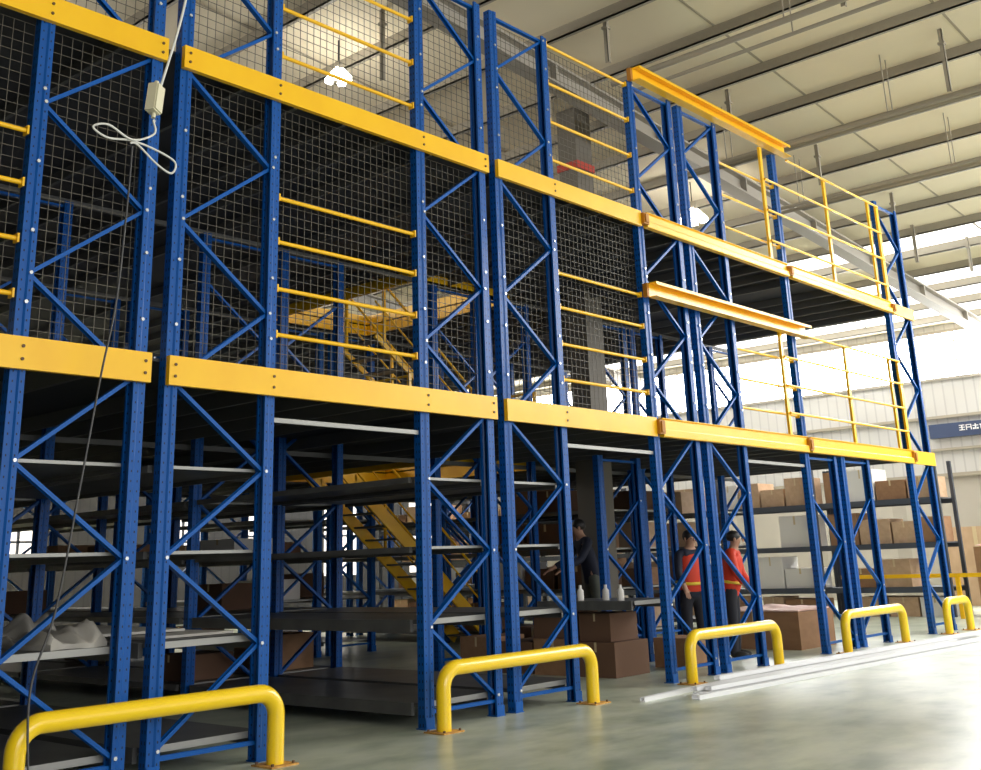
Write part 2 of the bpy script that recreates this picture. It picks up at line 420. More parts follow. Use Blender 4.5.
BR = [(a*1.25, b) for a, b in [(-.022,-.015),(.022,-.015),(.022,.015),(.017,.015),(.017,-.010),(-.017,-.010),(-.017,.015),(-.022,.015)]]
def make_frame(h, inner_right, label, group=None, bolts=True):
    """local origin at the left post's foot; posts at x=0 and x=Wf; node 0 on the inner side."""
    e = empty('rack_ladder', (0, 0, 0)); tag(e, label, 'rack frame', group)
    pl = upright_mesh(h, False).build('upright', UPR, e, (0, 0, 0)); pr = upright_mesh(h, True).build('upright', UPR, e, (Wf, 0, 0))
    for x in (0, Wf):
        MB().box((x-.065, -.065, 0), (x+.065, .065, .008)).box((x-.055, -.0605, .008), (x+.055, -.058, .10)).build('foot_plate', BLUE, e)
    xi, xo = (Wf-.03, .03) if inner_right else (.03, Wf-.03)
    zs = [0.2+0.685*k for k in range(20)]
    zs = [z for z in zs if z < h-0.03]
    for k in range(len(zs)-1):
        a = (xi, 0.0, zs[k]) if k % 2 == 0 else (xo, 0.0, zs[k]); b = (xo, 0.0, zs[k+1]) if k % 2 == 0 else (xi, 0.0, zs[k+1])
        if abs(zs[k]-2.94) < 0.01: pass
        MB().prism(BR, a, b, (0, -1, 0) if k % 2 else (0, 1, 0)).build('diagonal_brace', BLUE, e)
    for z in (0.14, h-0.06):
        MB().prism(BR, (.03, 0, z), (Wf-.03, 0, z), (0, 1, 0)).build('horizontal_brace', BLUE, e)
    if bolts:
        bm = None
        pts = []
        for k, z in enumerate(zs): pts.append((xi if k % 2 == 0 else xo, z))
        for x in (0.012, Wf-0.012):
            for z in (3.4, 3.95, 4.5, 5.1, 6.2, 6.8, 7.35):
                if z < h: pts.append((x, z))
        for (x, z) in pts:
            if bm is None:
                q = MB().tube([(0, -0.056, 0), (0, -0.070, 0)], 0.015, 6, smooth=False)
                bm = q.build('bolt', BOLT, e, (x, 0, z))
            else:
                c = bm.copy(); COL.objects.link(c); c.parent = e; c.location = (x, 0, z)
    return e

front = [  # (left post, inner_right, height, label)
    (1, True, ZTOP, 'blue braced rack frame at the far left edge of the front, cable hanging before it'),
    (3, False, ZTOP, 'nearest blue braced frame right of the hanging cable box, behind the first barrier'),
    (5, True, ZTOP, 'blue frame behind the left leg of the second yellow barrier'),
    (7, False, ZTOP, 'blue frame behind the right half of the second yellow barrier, ends below the roof'),
    (9, True, ZTOP, 'blue frame at the left end of the yellow gate channels, behind third barrier'),
    (11, False, ZTOP, 'blue frame behind the right leg of the third yellow barrier'),
    (17, True, ZTOP+.1, 'last blue frame at the far right end of the mezzanine, behind the narrow barrier')]
tallR = tallL = None
for k, ir, h, lab in front:
    if ir: tallR_ = make_frame(h, True, lab) if k in (1, 17) else put_copy(tallR, (0, 0, 0), lab)
    else: tallR_ = None
    if ir:
        if tallR is None: tallR = tallR_
        tallR_.location = (X[k], 0, 0)
    else:
        f_ = make_frame(h, False, lab) if tallL is None else put_copy(tallL, (0, 0, 0), lab)
        if tallL is None: tallL = f_
        f_.location = (X[k], 0, 0)
lowR = make_frame(Z1B-.01, True, 'short blue frame ending under the lower yellow beam, behind left leg of the fourth barrier'); lowR.location = (X[13], 0, 0)
lowL = make_frame(Z1B-.01, False, 'short blue frame under the lower yellow beam, behind right leg of the fourth barrier'); lowL.location = (X[15], 0, 0)
# post 13 continues upward as a single upright on the upper storeys
o = upright_mesh(ZTOP-Z1B-.02, False).build('upright', UPR, None, (X[13], 0, Z1B)); tag(o, 'single blue upright above the fourth barrier, behind the yellow rail post', 'rack upright'); o.name = 'rack_column'
# extra half-bay frame
g_ = put_copy(lowL, (X[11], 1.82, 0), 'dark blue frame standing one bay back beside the two workers in orange')
# rear frames
rearR = make_frame(Z2B-.03, True, 'rear blue rack frame standing inside the dark racking', 'rear rack frames inside the structure', bolts=False)
rearL = make_frame(Z2B-.03, False, 'rear blue rack frame standing inside the dark racking', 'rear rack frames inside the structure', bolts=False)
first = {True: rearR, False: rearL}; used = {True: False, False: False}
for bi in (1, 2, 3):
    for k, ir in ((1, True), (3, False), (5, True), (7, False), (9, True), (11, False), (13, True), (15, False), (17, True)):
        if k < 3 or (k < 5 and bi > 1) or (k < 7 and bi > 2): continue
        loc = (X[k], BAY*bi, 0)
        if not used[ir]:
            first[ir].location = loc; used[ir] = True
        else:
            put_copy(first[ir], loc, 'rear blue rack frame standing inside the dark racking', 'rear rack frames inside the structure')

# ---------------------------------------------------------------- shelves (front to back decks)
def make_shelf(L, label, group=None):
    e = empty('steel_shelf', (0, 0, 0)); tag(e, label, 'shelf', group)
    MB().box((-.02, .0, -.035), (Wf+.02, L, 0)).build('deck_panel', SHELF, e)
    for x in (-.055, Wf+.015):
        MB().box((x, .06, -.11), (x+.04, L-.06, -.0)).build('side_beam', SHELF, e)
    MB().box((-.015, -.004, -.05), (Wf+.015, .0, .0)).build('front_lip', GALV, e)
    return e
LV = [0.22, 0.95, 1.62, 2.28]
rown = {1: 'leftmost rack at the picture edge', 3: 'rack behind the first yellow barrier', 5: 'rack behind the second barrier, left half', 7: 'rack behind the second barrier, right half'}
lvn = ['lowest grey shelf', 'second lowest grey shelf', 'third grey shelf up', 'top grey shelf']
proto = None
for k in (1, 3, 5, 7):
    for li, z in enumerate(LV):
        lab = '%s of the %s' % (lvn[li], rown[k])
        s_ = make_shelf(BAY-.15, lab) if proto is None else put_copy(proto, (0, 0, 0), lab)
        if proto is None: proto = s_
        s_.location = (X[k], .075, z); s_.scale = (1, 1, 1 if li < 2 else .5)
for bi in (1, 2):
    for k in (3, 5, 7, 9, 11, 13, 15, 17):
        if k < 5 and bi > 1: continue
        if bi == 1 and k in (9, 11): continue
        for li, z in enumerate(LV):
            rs_ = put_copy(proto, (X[k], BAY*bi+.075, z), 'long grey shelf deep inside the dark racking behind the front bays', 'shelves in the rear bays'); rs_.scale = (1, 1, .6)

# ---------------------------------------------------------------- mezzanine floors
def mezz(z_bot, z_top, holes, label):
    e = empty('mezzanine_floor', (6.6, 6, z_bot)); tag(e, label, 'mezzanine floor')
    x0, x1, y0, y1 = -5.2, X[18]+.05, 0.06, 12.4
    hx0, hx1, hy0, hy1 = holes
    q = MB()
    for a, b, c, d in ((x0, hx0, y0, y1), (hx1, x1, y0, y1), (hx0, hx1, y0, hy0), (hx0, hx1, hy1, y1)):
        q.box((a, c, z_top-.03), (b, d, z_top-.005))
    q.build('floor_panels', DARKST, e, (-6.6, -6, -z_bot))
    x = x0+.3
    while x < x1:
        near = min(abs(x-v) for v in X.values())
        if near > 0.09:
            segs = [(y0+.02, y1)] if not (hx0-.05 < x < hx1+.05) else [(y0+.02, hy0-.06), (hy1+.06, y1)]
            for a, b in segs:
                MB().box((x-.02, a, z_bot+.06), (x+.02, b, z_top-.03)).build('joist', JOIST, e, (-6.6, -6, -z_bot))
        x += 0.62
    for bi in (1, 2, 3):
        yy = BAY*bi+.12
        for a, b in ((x0, hx0-.05), (hx1+.05, x1)) if hy0 < yy < hy1 else ((x0, x1),):
            MB().box((a, yy, z_bot), (b, yy+.05, z_bot+.06)).build('cross_beam', JOIST, e, (-6.6, -6, -z_bot))
    # yellow edging round the stair opening
    for a, b in (((hx0-.05, hy0-.05), (hx0, hy1+.05)), ((hx1, hy0-.05), (hx1+.05, hy1+.05)), ((hx0, hy0-.05), (hx1, hy0)), ((hx0, hy1), (hx1, hy1+.05))):
        MB().box((a[0], a[1], z_bot), (b[0], b[1], z_top+.16)).build('opening_edge', YEL, e, (-6.6, -6, -z_bot))
    return e
mezz(Z1B, Z1T, (7.15, 9.4, 4.1, 7.55), 'lower dark mezzanine floor on joists above the grey shelves')
mezz(Z2B, Z2T, (6.75, 8.95, 4.05, 7.55), 'upper dark mezzanine floor above the mesh clad storey')

# yellow edge beams on the front
def edge_beam(x0, x1, zb, zt, label, stepped=False, boltx=()):
    e = empty('edge_beam', ((x0+x1)/2, -.08, zb)); tag(e, label, 'beam')
    off = (-(x0+x1)/2, .08, -zb); h = zt-zb
    if stepped:
        zm = zb+h*.42
        poly = [(-.055, zb), (-.13, zb), (-.135, zb+.01), (-.135, zm-.012), (-.13, zm), (-.10, zm+.004), (-.10, zt-.02), (-.13, zt-.006), (-.13, zt), (-.055, zt)]
        q = MB(); vs_ = [(x0, a, b) for a, b in poly]+[(x1, a, b) for a, b in poly]; n = len(poly)
        q.add(vs_, [(i, (i+1) % n, (i+1) % n+n, i+n) for i in range(n)]+[tuple(range(n))[::-1], tuple(range(n, 2*n))])
        q.build('web', YEL, e, off)
    else:
        MB().box((x0, -.105, zb), (x1, -.055, zt)).build('web', YEL, e, off)
    for bx in boltx:
        for z in (zb+h*.3, zb+h*.7):
            MB().tube([(bx, -.105, z), (bx, -.115, z)], .013, 6, smooth=False).build('bolt', DBOLT, e, off)
    return e
for zb, zt, nm in ((Z1B, Z1T, 'lower'), (Z2B, Z2T, 'upper')):
    edge_beam(-5.2, -.215, zb, zt, 'left end length of the %s yellow edge beam, leaving the picture' % nm, boltx=(-.27, X[1]))
    edge_beam(-.055, X[6]+.06, zb, zt, '%s yellow edge beam length over the first open aisle' % nm, boltx=(.0, X[4], X[5], X[6]))
    edge_beam(X[7]-.06, X[9]-.05, zb, zt, '%s yellow edge beam length over the second open aisle' % nm, boltx=(X[8],))
    edge_beam(X[9]+.05, X[13]-.05, zb, zt, '%s stepped yellow edge beam length below the gate channel' % nm, True)
    edge_beam(X[13]+.05, X[17]-.05, zb, zt, '%s stepped yellow edge beam length below the right hand rails' % nm, True)
    edge_beam(X[17]+.05, X[18]+.07, zb, zt, 'short plain end piece of the %s yellow edge beam at far right' % nm)
    for k, pos in ((9, 'left end of the gate channel'), (13, 'middle of the stepped beams'), (17, 'far right end')):
        h = zt-zb
        q = MB().box((X[k]-.06, -.15, zb+.03), (X[k]+.06, -.055, zt-.03)).box((X[k]-.035, -.17, zb+.05), (X[k]+.035, -.15, zt-.05))
        tag(q.build('beam_clamp', CLAMP), 'rusty orange clamp joining the %s yellow beams, %s' % (nm, pos), 'clamp')

# ---------------------------------------------------------------- aisle ties and rails
for a, b, lab in ((4, 5, 'first'), (8, 9, 'second'), (12, 13, 'third')):
    q = MB().box((X[a]+.06, -.02, 2.68), (X[b]-.06, .02, 2.72)).build('aisle_tie_bar', GALV)
    tag(q, 'pale steel tie bar under the lower yellow beam across the %s open aisle' % lab, 'tie bar')
def rail_set(x0, x1, zs, label):
    e = empty('aisle_railing', ((x0+x1)/2, 0, zs[0])); tag(e, label, 'railing')
    for z in zs:
        MB().tube([(x0+.066-(x0+x1)/2, 0, z-zs[0]), (x1-.066-(x0+x1)/2, 0, z-zs[0])], .02, 8).build('rail', YEL, e)
        for xx in (x0+.075, x1-.075):
            MB().box((xx-.008-(x0+x1)/2, -.035, z-zs[0]-.035), (xx+.008-(x0+x1)/2, .035, z-zs[0]+.035)).build('end_bracket', YEL, e)
Z1R = [3.46, 3.88, 4.32, 4.74]; Z2R = [6.18, 6.69, 7.21, 7.74]
for zs, nm in ((Z1R, 'lower'), (Z2R, 'upper')):
    rail_set(X[0], X[1], zs, 'four yellow rails on the %s storey left of the first blue frame' % nm)
    rail_set(X[4], X[5], zs, 'four yellow rails on the %s storey across the first aisle' % nm)
    rail_set(X[8], X[9], zs, 'four yellow rails on the %s storey across the second aisle' % nm)
    rail_set(X[12], X[13], zs[:3], 'three yellow rails on the %s storey behind the yellow gate post' % nm)
    # right hand railing with posts
    e = empty('guard_railing', (12.9, -.09, zs[0]-.25)); tag(e, 'yellow post and rail guard at the right end of the %s storey' % nm, 'railing')
    off = (-12.9, .09, -(zs[0]-.25))
    for z in zs: MB().tube([(10.6 if z < zs[3] else 11.45, -.12, z), (X[17]-.1, -.12, z)], .02, 8).build('rail', YEL, e, off)
    zf = Z1T if nm == 'lower' else Z2T
    for px_, w in ((10.6, .035), (12.9, .035), (14.75, .03), (X[17]-.08, .05)):
        MB().box((px_-w, -.10, zf+.0), (px_+w, -.06, zs[3]+.02)).build('post', YEL, e, off)
    # gate channel in front
    zc = 4.79 if nm == 'lower' else 7.87
    q = MB(); x0, x1 = X[9]-.02, 11.42
    q.box((x0, -.12, zc-.10), (x1, -.105, zc+.10)); q.box((x0, -.24, zc+.088), (x1, -.12, zc+.10)); q.box((x0, -.24, zc-.10), (x1, -.12, zc-.088))
    q.box((x0, -.24, zc+.06), (x1, -.23, zc+.09))
    gc = q.build('gate_channel', YEL); tag(gc, '%s yellow steel channel of the pallet gate, fixed over the stepped beam' % nm, 'gate channel')
    MB().box((x0-.05, -.12, zc-.09), (x0, -.055, zc+.09)).build('end_clamp', CLAMP, gc)

# ---------------------------------------------------------------- wire mesh cladding
def mesh_panel(x0, x1, z0, z1, label):
    q = MB(); w = .0022; st = .086
    n = max(1, round((x1-x0)/st))
    for i in range(n+1):
        x = x0+(x1-x0)*i/n; q.box((x-w, .060, z0), (x+w, .0644, z1))
    n = max(1, round((z1-z0)/st))
    for i in range(n+1):
        z = z0+(z1-z0)*i/n; q.box((x0, .0645, z-w), (x1, .069, z+w))
    tag(q.build('wire_mesh_fence', WIRE), label, 'wire mesh')
spans = [(-4.6, X[1]-.05, 'left of the first blue frame'), (X[1]+.0, X[2]+.0, 'across the leftmost blue frame'), (X[3], X[4], 'across the frame right of the cable box'),
         (X[4]+.02, X[5]-.02, 'across the first aisle'), (X[5], X[6], 'left of the centre gap'), (X[7], X[8], 'right of the centre gap'),
         (X[8]+.02, X[9]-.02, 'across the second aisle')]
for a, b, pos in spans:
    mesh_panel(a, b, Z1T+.0, Z2B-.0, 'square wire mesh panel on the lower storey, %s' % pos)
    mesh_panel(a, b, Z2T+.0, 7.72, 'square wire mesh panel on the upper storey, %s' % pos)

# ---------------------------------------------------------------- stairs and rails inside
def stair(x0, x1, yc, z0, z1, n, label, w=.45, M_=YEL, sh=.11):
    e = empty('steel_staircase', (x1, yc, z1)); tag(e, label, 'staircase'); off = (-x1, -yc, -z1)
    for s_ in (-1, 1):
        MB().prism([(-.02, -sh), (.02, -sh), (.02, sh), (-.02, sh)], (x0, yc+s_*w, z0-.05), (x1, yc+s_*w, z1+.06), (0, 1, 0)).build('stringer', M_, e, off)
        MB().tube([(x0, yc+s_*w, z0+.95), (x1, yc+s_*w, z1+.95)], .022, 8).build('handrail', M_, e, off)
        MB().tube([(x0, yc+s_*w, z0+.5), (x1, yc+s_*w, z1+.5)], .016, 8).build('middle_rail', M_, e, off)
        for t in (.08, .5, .92):
            xx = x0+(x1-x0)*t; zz = z0+(z1-z0)*t
            MB().box((xx-.02, yc+s_*w-.02, zz), (xx+.02, yc+s_*w+.02, zz+.95)).build('baluster', M_, e, off)
    for i in range(n):
        t = (i+.5)/n; xx = x0+(x1-x0)*t; zz = z0+(z1-z0)*t
        MB().box((xx-.12, yc-w, zz-.015), (xx+.12, yc+w, zz+.015)).build('tread', SHELF, e, off)
stair(7.4, 11.0, 6.9, Z1T-.05, .06, 14, 'dark yellow staircase going down to the floor inside the racking')
stair(6.6, 9.0, 5.2, Z2T-.9, Z1T+.03, 9, 'yellow staircase seen through the mesh of the lower storey', sh=.04)
for x0, y0, x1, y1, lab in ((6.6, 4.0, 6.6, 7.6, 'near long side'), (9.55, 4.0, 9.55, 7.6, 'far long side'), (6.68, 7.62, 9.47, 7.62, 'back short side')):
    e = empty('opening_railing', (x0, y0, Z1T)); tag(e, 'yellow railing on the lower storey round the stair opening, %s' % lab, 'railing'); off = (-x0, -y0, -Z1T)
    for z in (.55, 1.05): MB().tube([(x0, y0, Z1T+z), (x1, y1, Z1T+z)], .02, 8).build('rail', YEL, e, off)
    for t in (0, .5, 1):
        xx, yy = x0+(x1-x0)*t, y0+(y1-y0)*t
        MB().box((xx-.025, yy-.025, Z1T), (xx+.025, yy+.025, Z1T+1.07)).build('post', YEL, e, off)

# ---------------------------------------------------------------- yellow floor barriers
def barrier(x0, x1, y, h, label):
    e = empty('pipe_barrier', ((x0+x1)/2, y, 0)); tag(e, label, 'barrier')
    hw = (x1-x0)/2; R = .17; r = .068; pts = [(-hw, 0, .012)]
    pts.append((-hw, 0, h-r-R))
    for i in range(1, 9):
        a = math.pi/2*i/8; pts.append((-hw+R-R*math.cos(a), 0, h-r-R+R*math.sin(a)))
    pts2 = [(-p[0], p[1], p[2]) for p in pts[::-1]]
    MB().tube(pts+pts2, r, 20).build('bent_pipe', YELP, e)
    for s_ in (-1, 1):
        pl = MB().box((s_*hw-.13, -.13, 0), (s_*hw+.13, .13, .012)).build('base_plate', RUST, e)
        for bx, by in ((-.1, -.1), (.1, -.1), (-.1, .1), (.1, .1)):
            MB().tube([(s_*hw+bx, by, .012), (s_*hw+bx, by, .03)], .012, 6, smooth=False).build('anchor_bolt', DBOLT, pl)
barrier(-1.17, .92, -.30, .60, 'nearest yellow bent pipe barrier at the lower left')
barrier(2.80, 5.04, -.30, .60, 'second yellow bent pipe barrier, in the centre foreground')
barrier(6.98, 9.12, -.30, .60, 'third yellow pipe barrier, ends of white steel profiles lie at its foot')
barrier(11.28, 13.42, -.27, .60, 'fourth yellow pipe barrier, before the two short blue frames')
barrier(15.25, 16.3, -.30, .60, 'narrow yellow pipe barrier at the far right end of the racking')

# ---------------------------------------------------------------- white steel profiles on the floor
bars = [(6.0, -.93, 12.9, -1.24, .052, .04), (7.4, -.80, 14.8, -1.12, .052, .035), (5.35, -.70, 9.2, -.56, 0, .03), (6.9, -.74, 15.2, -.98, 0, .04), (9.3, -.62, 15.4, -.84, 0, .04), (5.75, -1.10, 13.4, -1.52, 0, .05),
        (5.95, -.99, 13.9, -1.40, 0, .05), (6.25, -.88, 14.1, -1.26, 0, .05), (6.5, -.80, 14.4, -1.125, 0, .035), (6.1, -1.045, 13.6, -1.45, .052, .04), (6.6, -.86, 14.2, -1.22, .102, .04)]
bl = ['short upper white profile in the middle of the pile', 'upper white profile lying nearest the third barrier', 'thin white profile reaching farthest left on the floor', 'white profile lying just in front of the third barrier', 'white profile closest to the fourth barrier', 'outermost white profile along the lane side of the pile',
      'second white profile from the lane side', 'third white profile from the lane side', 'fourth white profile from the lane side', 'upper white profile stacked on the lane side', 'topmost white profile of the pile']
for (x0, y0, x1, y1, z, w), lab in zip(bars, bl):
    h = .045; t = .004
    poly = [(-w, z+.0), (w, z+.0), (w, z+h), (w*.4, z+h), (w*.4, z+h-t), (w-t, z+h-t), (w-t, z+t), (-w+t, z+t), (-w+t, z+h-t), (-w*.4, z+h-t), (-w*.4, z+h), (-w, z+h)]
    d = Vector((x1-x0, y1-y0, 0)).normalized(); sd = Vector((-d.y, d.x, 0)); q = MB(); n = len(poly)
    q.add([Vector((x0, y0, 0))+sd*a+Vector((0, 0, b)) for a, b in poly]+[Vector((x1, y1, 0))+sd*a+Vector((0, 0, b)) for a, b in poly],
          [((i+1) % n, i, i+n, (i+1) % n+n) for i in range(n)]+[tuple(range(n)), tuple(range(n, 2*n))[::-1]])
    tag(q.build('steel_profile', ALU), lab, 'metal profile', None)

# ---------------------------------------------------------------- hanging cable and box
def curve_pts(P, n=8):
    P = [Vector(p) for p in P]; out = []
    for i in range(len(P)-1):
        p0 = P[max(i-1, 0)]; p1 = P[i]; p2 = P[i+1]; p3 = P[min(i+2, len(P)-1)]
        for j in range(n):
            t = j/n
            out.append(.5*((2*p1)+(p2-p0)*t+(2*p0-5*p1+4*p2-p3)*t*t+(3*p1-p0-3*p2+p3)*t**3))
    out.append(P[-1]); return out
wc = MB().tube(curve_pts([(-.02, -.35, 8.9), (-.13, -.35, 7.2), (-.23, -.35, 6.14), (-.42, -.35, 5.28)]), .011, 6).build('hanging_cable', CABLEW)
tag(wc, 'white cable coming down from above to the cream box, top left', 'cable')
MB().box((-.10, -.42, 8.88), (.06, -.28, 8.94)).build('ceiling_hook', PURL, wc)
MB().tube([(-.02, -.35, 8.94), (-.02, -.35, zr(0))], .008, 6).build('drop_wire', CABLEW, wc)
jb = empty('junction_box', (-.47, -.35, 5.16)); jb.rotation_euler = (0.0, .14, .5); tag(jb, 'small cream plastic junction box hanging on the white cable', 'box')
MB().box((-.055, -.04, -.13), (.055, .04, .12)).build('body', CREAM, jb)
MB().box((-.05, -.055, -.12), (.05, -.04, .11)).build('lid', CREAM, jb)
MB().tube([(0, 0, .12), (0, 0, .16)], .02, 8).build('cable_gland', CREAM, jb)
MB().tube([(.02, 0, -.17), (.02, 0, -.13)], .018, 8).build('lower_gland', CREAM, jb)
MB().box((.055, -.03, -.10), (.085, .03, -.05)).build('latch', CREAM, jb)
lp = curve_pts([(-.47, -.35, 4.965), (-.46, -.36, 4.85), (-.66, -.38, 4.74), (-.88, -.4, 4.80), (-.99, -.37, 4.76), (-.86, -.36, 4.71), (-.66, -.36, 4.74), (-.45, -.36, 4.72), (-.26, -.36, 4.66), (-.28, -.35, 4.56), (-.42, -.36, 4.60), (-.60, -.36, 4.72), (-.66, -.35, 4.72)], 6)
tag(MB().tube(lp, .009, 6).build('cable_loop', CABLEW), 'knotted loop of white cable in front of the mesh below the box', 'cable')
tag(MB().tube(curve_pts([(-.64, -.35, 4.70), (-.65, -.35, 4.25), (-.69, -.35, 3.45), (-.78, -.35, 2.83), (-.88, -.35, 2.04), (-.99, -.35, 1.24), (-1.13, -.36, .74), (-1.16, -.5, .12), (-1.3, -.7, .008), (-1.8, -.75, .008)]), .008, 6).build('hanging_cable', CABLED), 'long thin dark cable trailing down from the loop to the first barrier', 'cable')

# ---------------------------------------------------------------- goods
def wavy(name, x0, x1, y0, y1, z, amp, M_, label, cat, seed=1, nx=22, ny=26, edge=.0):
    random.seed(seed); q = MB(); ph = [random.uniform(0, 6.28) for _ in range(8)]
    def hgt(u, v):
        return amp*(.5+.5*math.sin(7*u+3*v+ph[0]))*(.6+.4*math.sin(11*v+ph[1]))+amp*.5*abs(math.sin(5*v-9*u+ph[2]))+amp*.25*math.sin(23*u+ph[3])*math.sin(19*v+ph[4])
    top = [[(x0+(x1-x0)*(i/nx)+.03*math.sin(9*j/ny+ph[5]), y0+(y1-y0)*(j/ny)+.04*math.sin(8*i/nx+ph[6]), z+.012+max(0, hgt(i/nx, j/ny))*min(1, 4*min(i/nx, 1-i/nx, j/ny+.05, 1-j/ny)+.15)) for j in range(ny+1)] for i in range(nx+1)]
    vs_ = [p for row in top for p in row]; N = (ny+1)
    fs = [(i*N+j, (i+1)*N+j, (i+1)*N+j+1, i*N+j+1) for i in range(nx) for j in range(ny)]
    q.add(vs_, fs, 0, True)
    b = [(p[0], p[1], z+.001) for p in vs_]
    q.add(b, [f[::-1] for f in fs], 0, False)
    ring = [i*N for i in range(nx+1)]+[nx*N+j for j in range(1, ny+1)]+[i*N+ny for i in range(nx-1, -1, -1)]+[j for j in range(ny-1, 0, -1)]
    L = len(ring); T = len(vs_)
    q.f += [(ring[i], ring[i]+T, ring[(i+1) % L]+T, ring[(i+1) % L]) for i in range(L)]; q.mi += [0]*L; q.sm += [False]*L
    return tag(q.build(name, M_), label, cat)
wavy('plastic_sheet', -.80, -.33, .10, 1.5, .952, .15, SHEET, 'crumpled grey plastic sheeting heaped on the shelf behind the hanging cable', 'sheeting', 4)
for i, (x0, x1, y0, y1, z, r) in enumerate([(.1, .92, .35, 2.4, .955, .06), (.06, .8, .7, 2.9, .985, -.09)]):
    e = MB().box((-(x1-x0)/2, -(y1-y0)/2, 0), ((x1-x0)/2, (y1-y0)/2, .02)).build('cardboard_sheet', SHEET, None, ((x0+x1)/2, (y0+y1)/2, z)); e.rotation_euler = (0, 0, r)
    tag(e, 'flat pale sheet on the shelf behind the first barrier, %s' % ('lower one' if i == 0 else 'upper one'), 'sheet')

def carton(w, d, h, M_, open_flaps=False, tape=True):
    e = empty('carton', (0, 0, 0))
    b = .004
    MB().box((-w/2, -d/2, 0), (w/2, d/2, h)).build('body', M_, e)
    if tape:
        MB().box((-w/2-.001, -.03, h-.001), (w/2+.001, .03, h+.001)).box((-w/2-.0015, -.03, h*.72), (-w/2, .03, h)).build('tape', TAPE, e)
    for s_ in (-1, 1):
        MB().box((-w/2+.004, s_*.003 if s_ > 0 else -d/2+.003, h), (w/2-.004, d/2-.003 if s_ > 0 else -.003, h+.003)).build('flap', M_, e)
    return e
cproto = {}
def put_carton(x, y, z, w, d, h, M_, label, group=None, rz=0.0):
    key = M_.name
    if key not in cproto:
        cproto[key] = o = carton(1, 1, 1, M_); tag(o, label, 'carton')
        for ch in o.children: pass
    else: o = copy_tree(cproto[key])
    o.location = (x, y, z+.001); o.scale = (w, d, h); o.rotation_euler = (0, 0, rz); o['label'] = label; o['category'] = 'carton'
    if group: o['group'] = group
    elif 'group' in o: del o['group']
    return o
# stacked brown cartons on the floor seen across the second aisle
G1 = 'brown cartons stacked on the floor beyond the second aisle'
for x, y, w, d, h, M_ in [(7.5, 1.2, .75, .6, .42, CARDD), (7.5, 1.9, .75, .65, .45, CARD), (7.5, 2.6, .75, .65, .40, CARDD), (7.5, 3.3, .7, .6, .45, CARD)]:
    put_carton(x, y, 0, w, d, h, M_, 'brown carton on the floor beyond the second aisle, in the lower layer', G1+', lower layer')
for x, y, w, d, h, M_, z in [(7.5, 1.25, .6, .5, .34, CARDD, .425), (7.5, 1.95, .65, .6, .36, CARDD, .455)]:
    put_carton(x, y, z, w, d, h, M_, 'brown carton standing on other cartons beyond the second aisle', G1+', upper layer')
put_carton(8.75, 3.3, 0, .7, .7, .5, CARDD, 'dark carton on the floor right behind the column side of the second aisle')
put_carton(12.15, 1.35, 0, 1.2, 1.5, .55, CARD, 'big brown carton on the floor before the fourth barrier')
wavy('paper_sheet', 11.55, 12.75, .62, 2.1, .558, .05, PINK, 'crumpled pinkish packing sheet lying over the big brown carton', 'packing sheet', 9)
put_carton(8.8, .95, 0, .55, .6, .38, CARD, 'brown carton on the floor behind the third barrier')
# small white items on a shelf of the second aisle
sh = put_copy(proto, (X[9], .45, .93), 'pale shelf with small white goods seen in the second aisle'); sh.scale = (.9, .42, 1)
for i in range(4):
    q = MB().tube([(0, 0, 0), (0, 0, .12), (0, 0, .15), (0, 0, .19)], .045, 12, rs=[.045, .045, .02, .02]).build('white_bottle', PAPER, None, (7.12+.12*(i % 2), .75+.32*i, .932))
    tag(q, 'small white container on the pale shelf in the second aisle', 'container', 'white containers on the pale shelf')

# wall side racking in the background
def make_wall_rack(L):
    e = empty('wall_side_rack', (0, 0, 0))
    for yy in (0, L):
        for xx in (0, .95):
            MB().box((xx-.04, yy-.04, 0), (xx+.04, yy+.04, 3.3)).build('upright', RACKG, e)
    for z in (.62, 1.55, 2.5):
        MB().box((-.05, .04, z-.12), (-.01, L-.04, z)).build('front_beam', RACKG, e)
        MB().box((.96, .04, z-.12), (1.0, L-.04, z)).build('rear_beam', RACKG, e)
        MB().box((-.01, .04, z-.03), (.96, L-.04, z-.004)).build('deck_panel', RACKG, e)
    return e
wrk = None
wy = [1.3, 4.3, 7.3, 10.3, 13.3, 16.3]
for i, yy in enumerate(wy):
    lab = 'dark storage rack along the far wall full of cartons' if i else 'nearest bay of dark racking along the far wall, right of the mezzanine end'
    if wrk is None: wrk = make_wall_rack(2.9); tag(wrk, lab, 'rack'); o = wrk
    else: o = put_copy(wrk, (0, 0, 0), lab, 'dark racks along the far wall')
    o.location = (20.0, yy, 0)
random.seed(11)
for i, yy in enumerate(wy):
    for z in (.0, .62, 1.55, 2.5):
        y_ = yy+.1
        while y_ < yy+2.6:
            w = random.uniform(.45, .85)
            if y_+w > yy+2.8: break
            h = random.uniform(.38, .72) if z else random.uniform(.3, .48)
            M_ = random.choice([CARD, CARDL, CARDL, CARD, PAPER, CARDD, PAPER])
            if random.random() < .88:
                put_carton(20.47, y_+w/2, z, .8, w, h, M_, 'carton or pack stored on the dark racking along the far wall', 'cartons on the racks along the far wall')
            y_ += w+.05
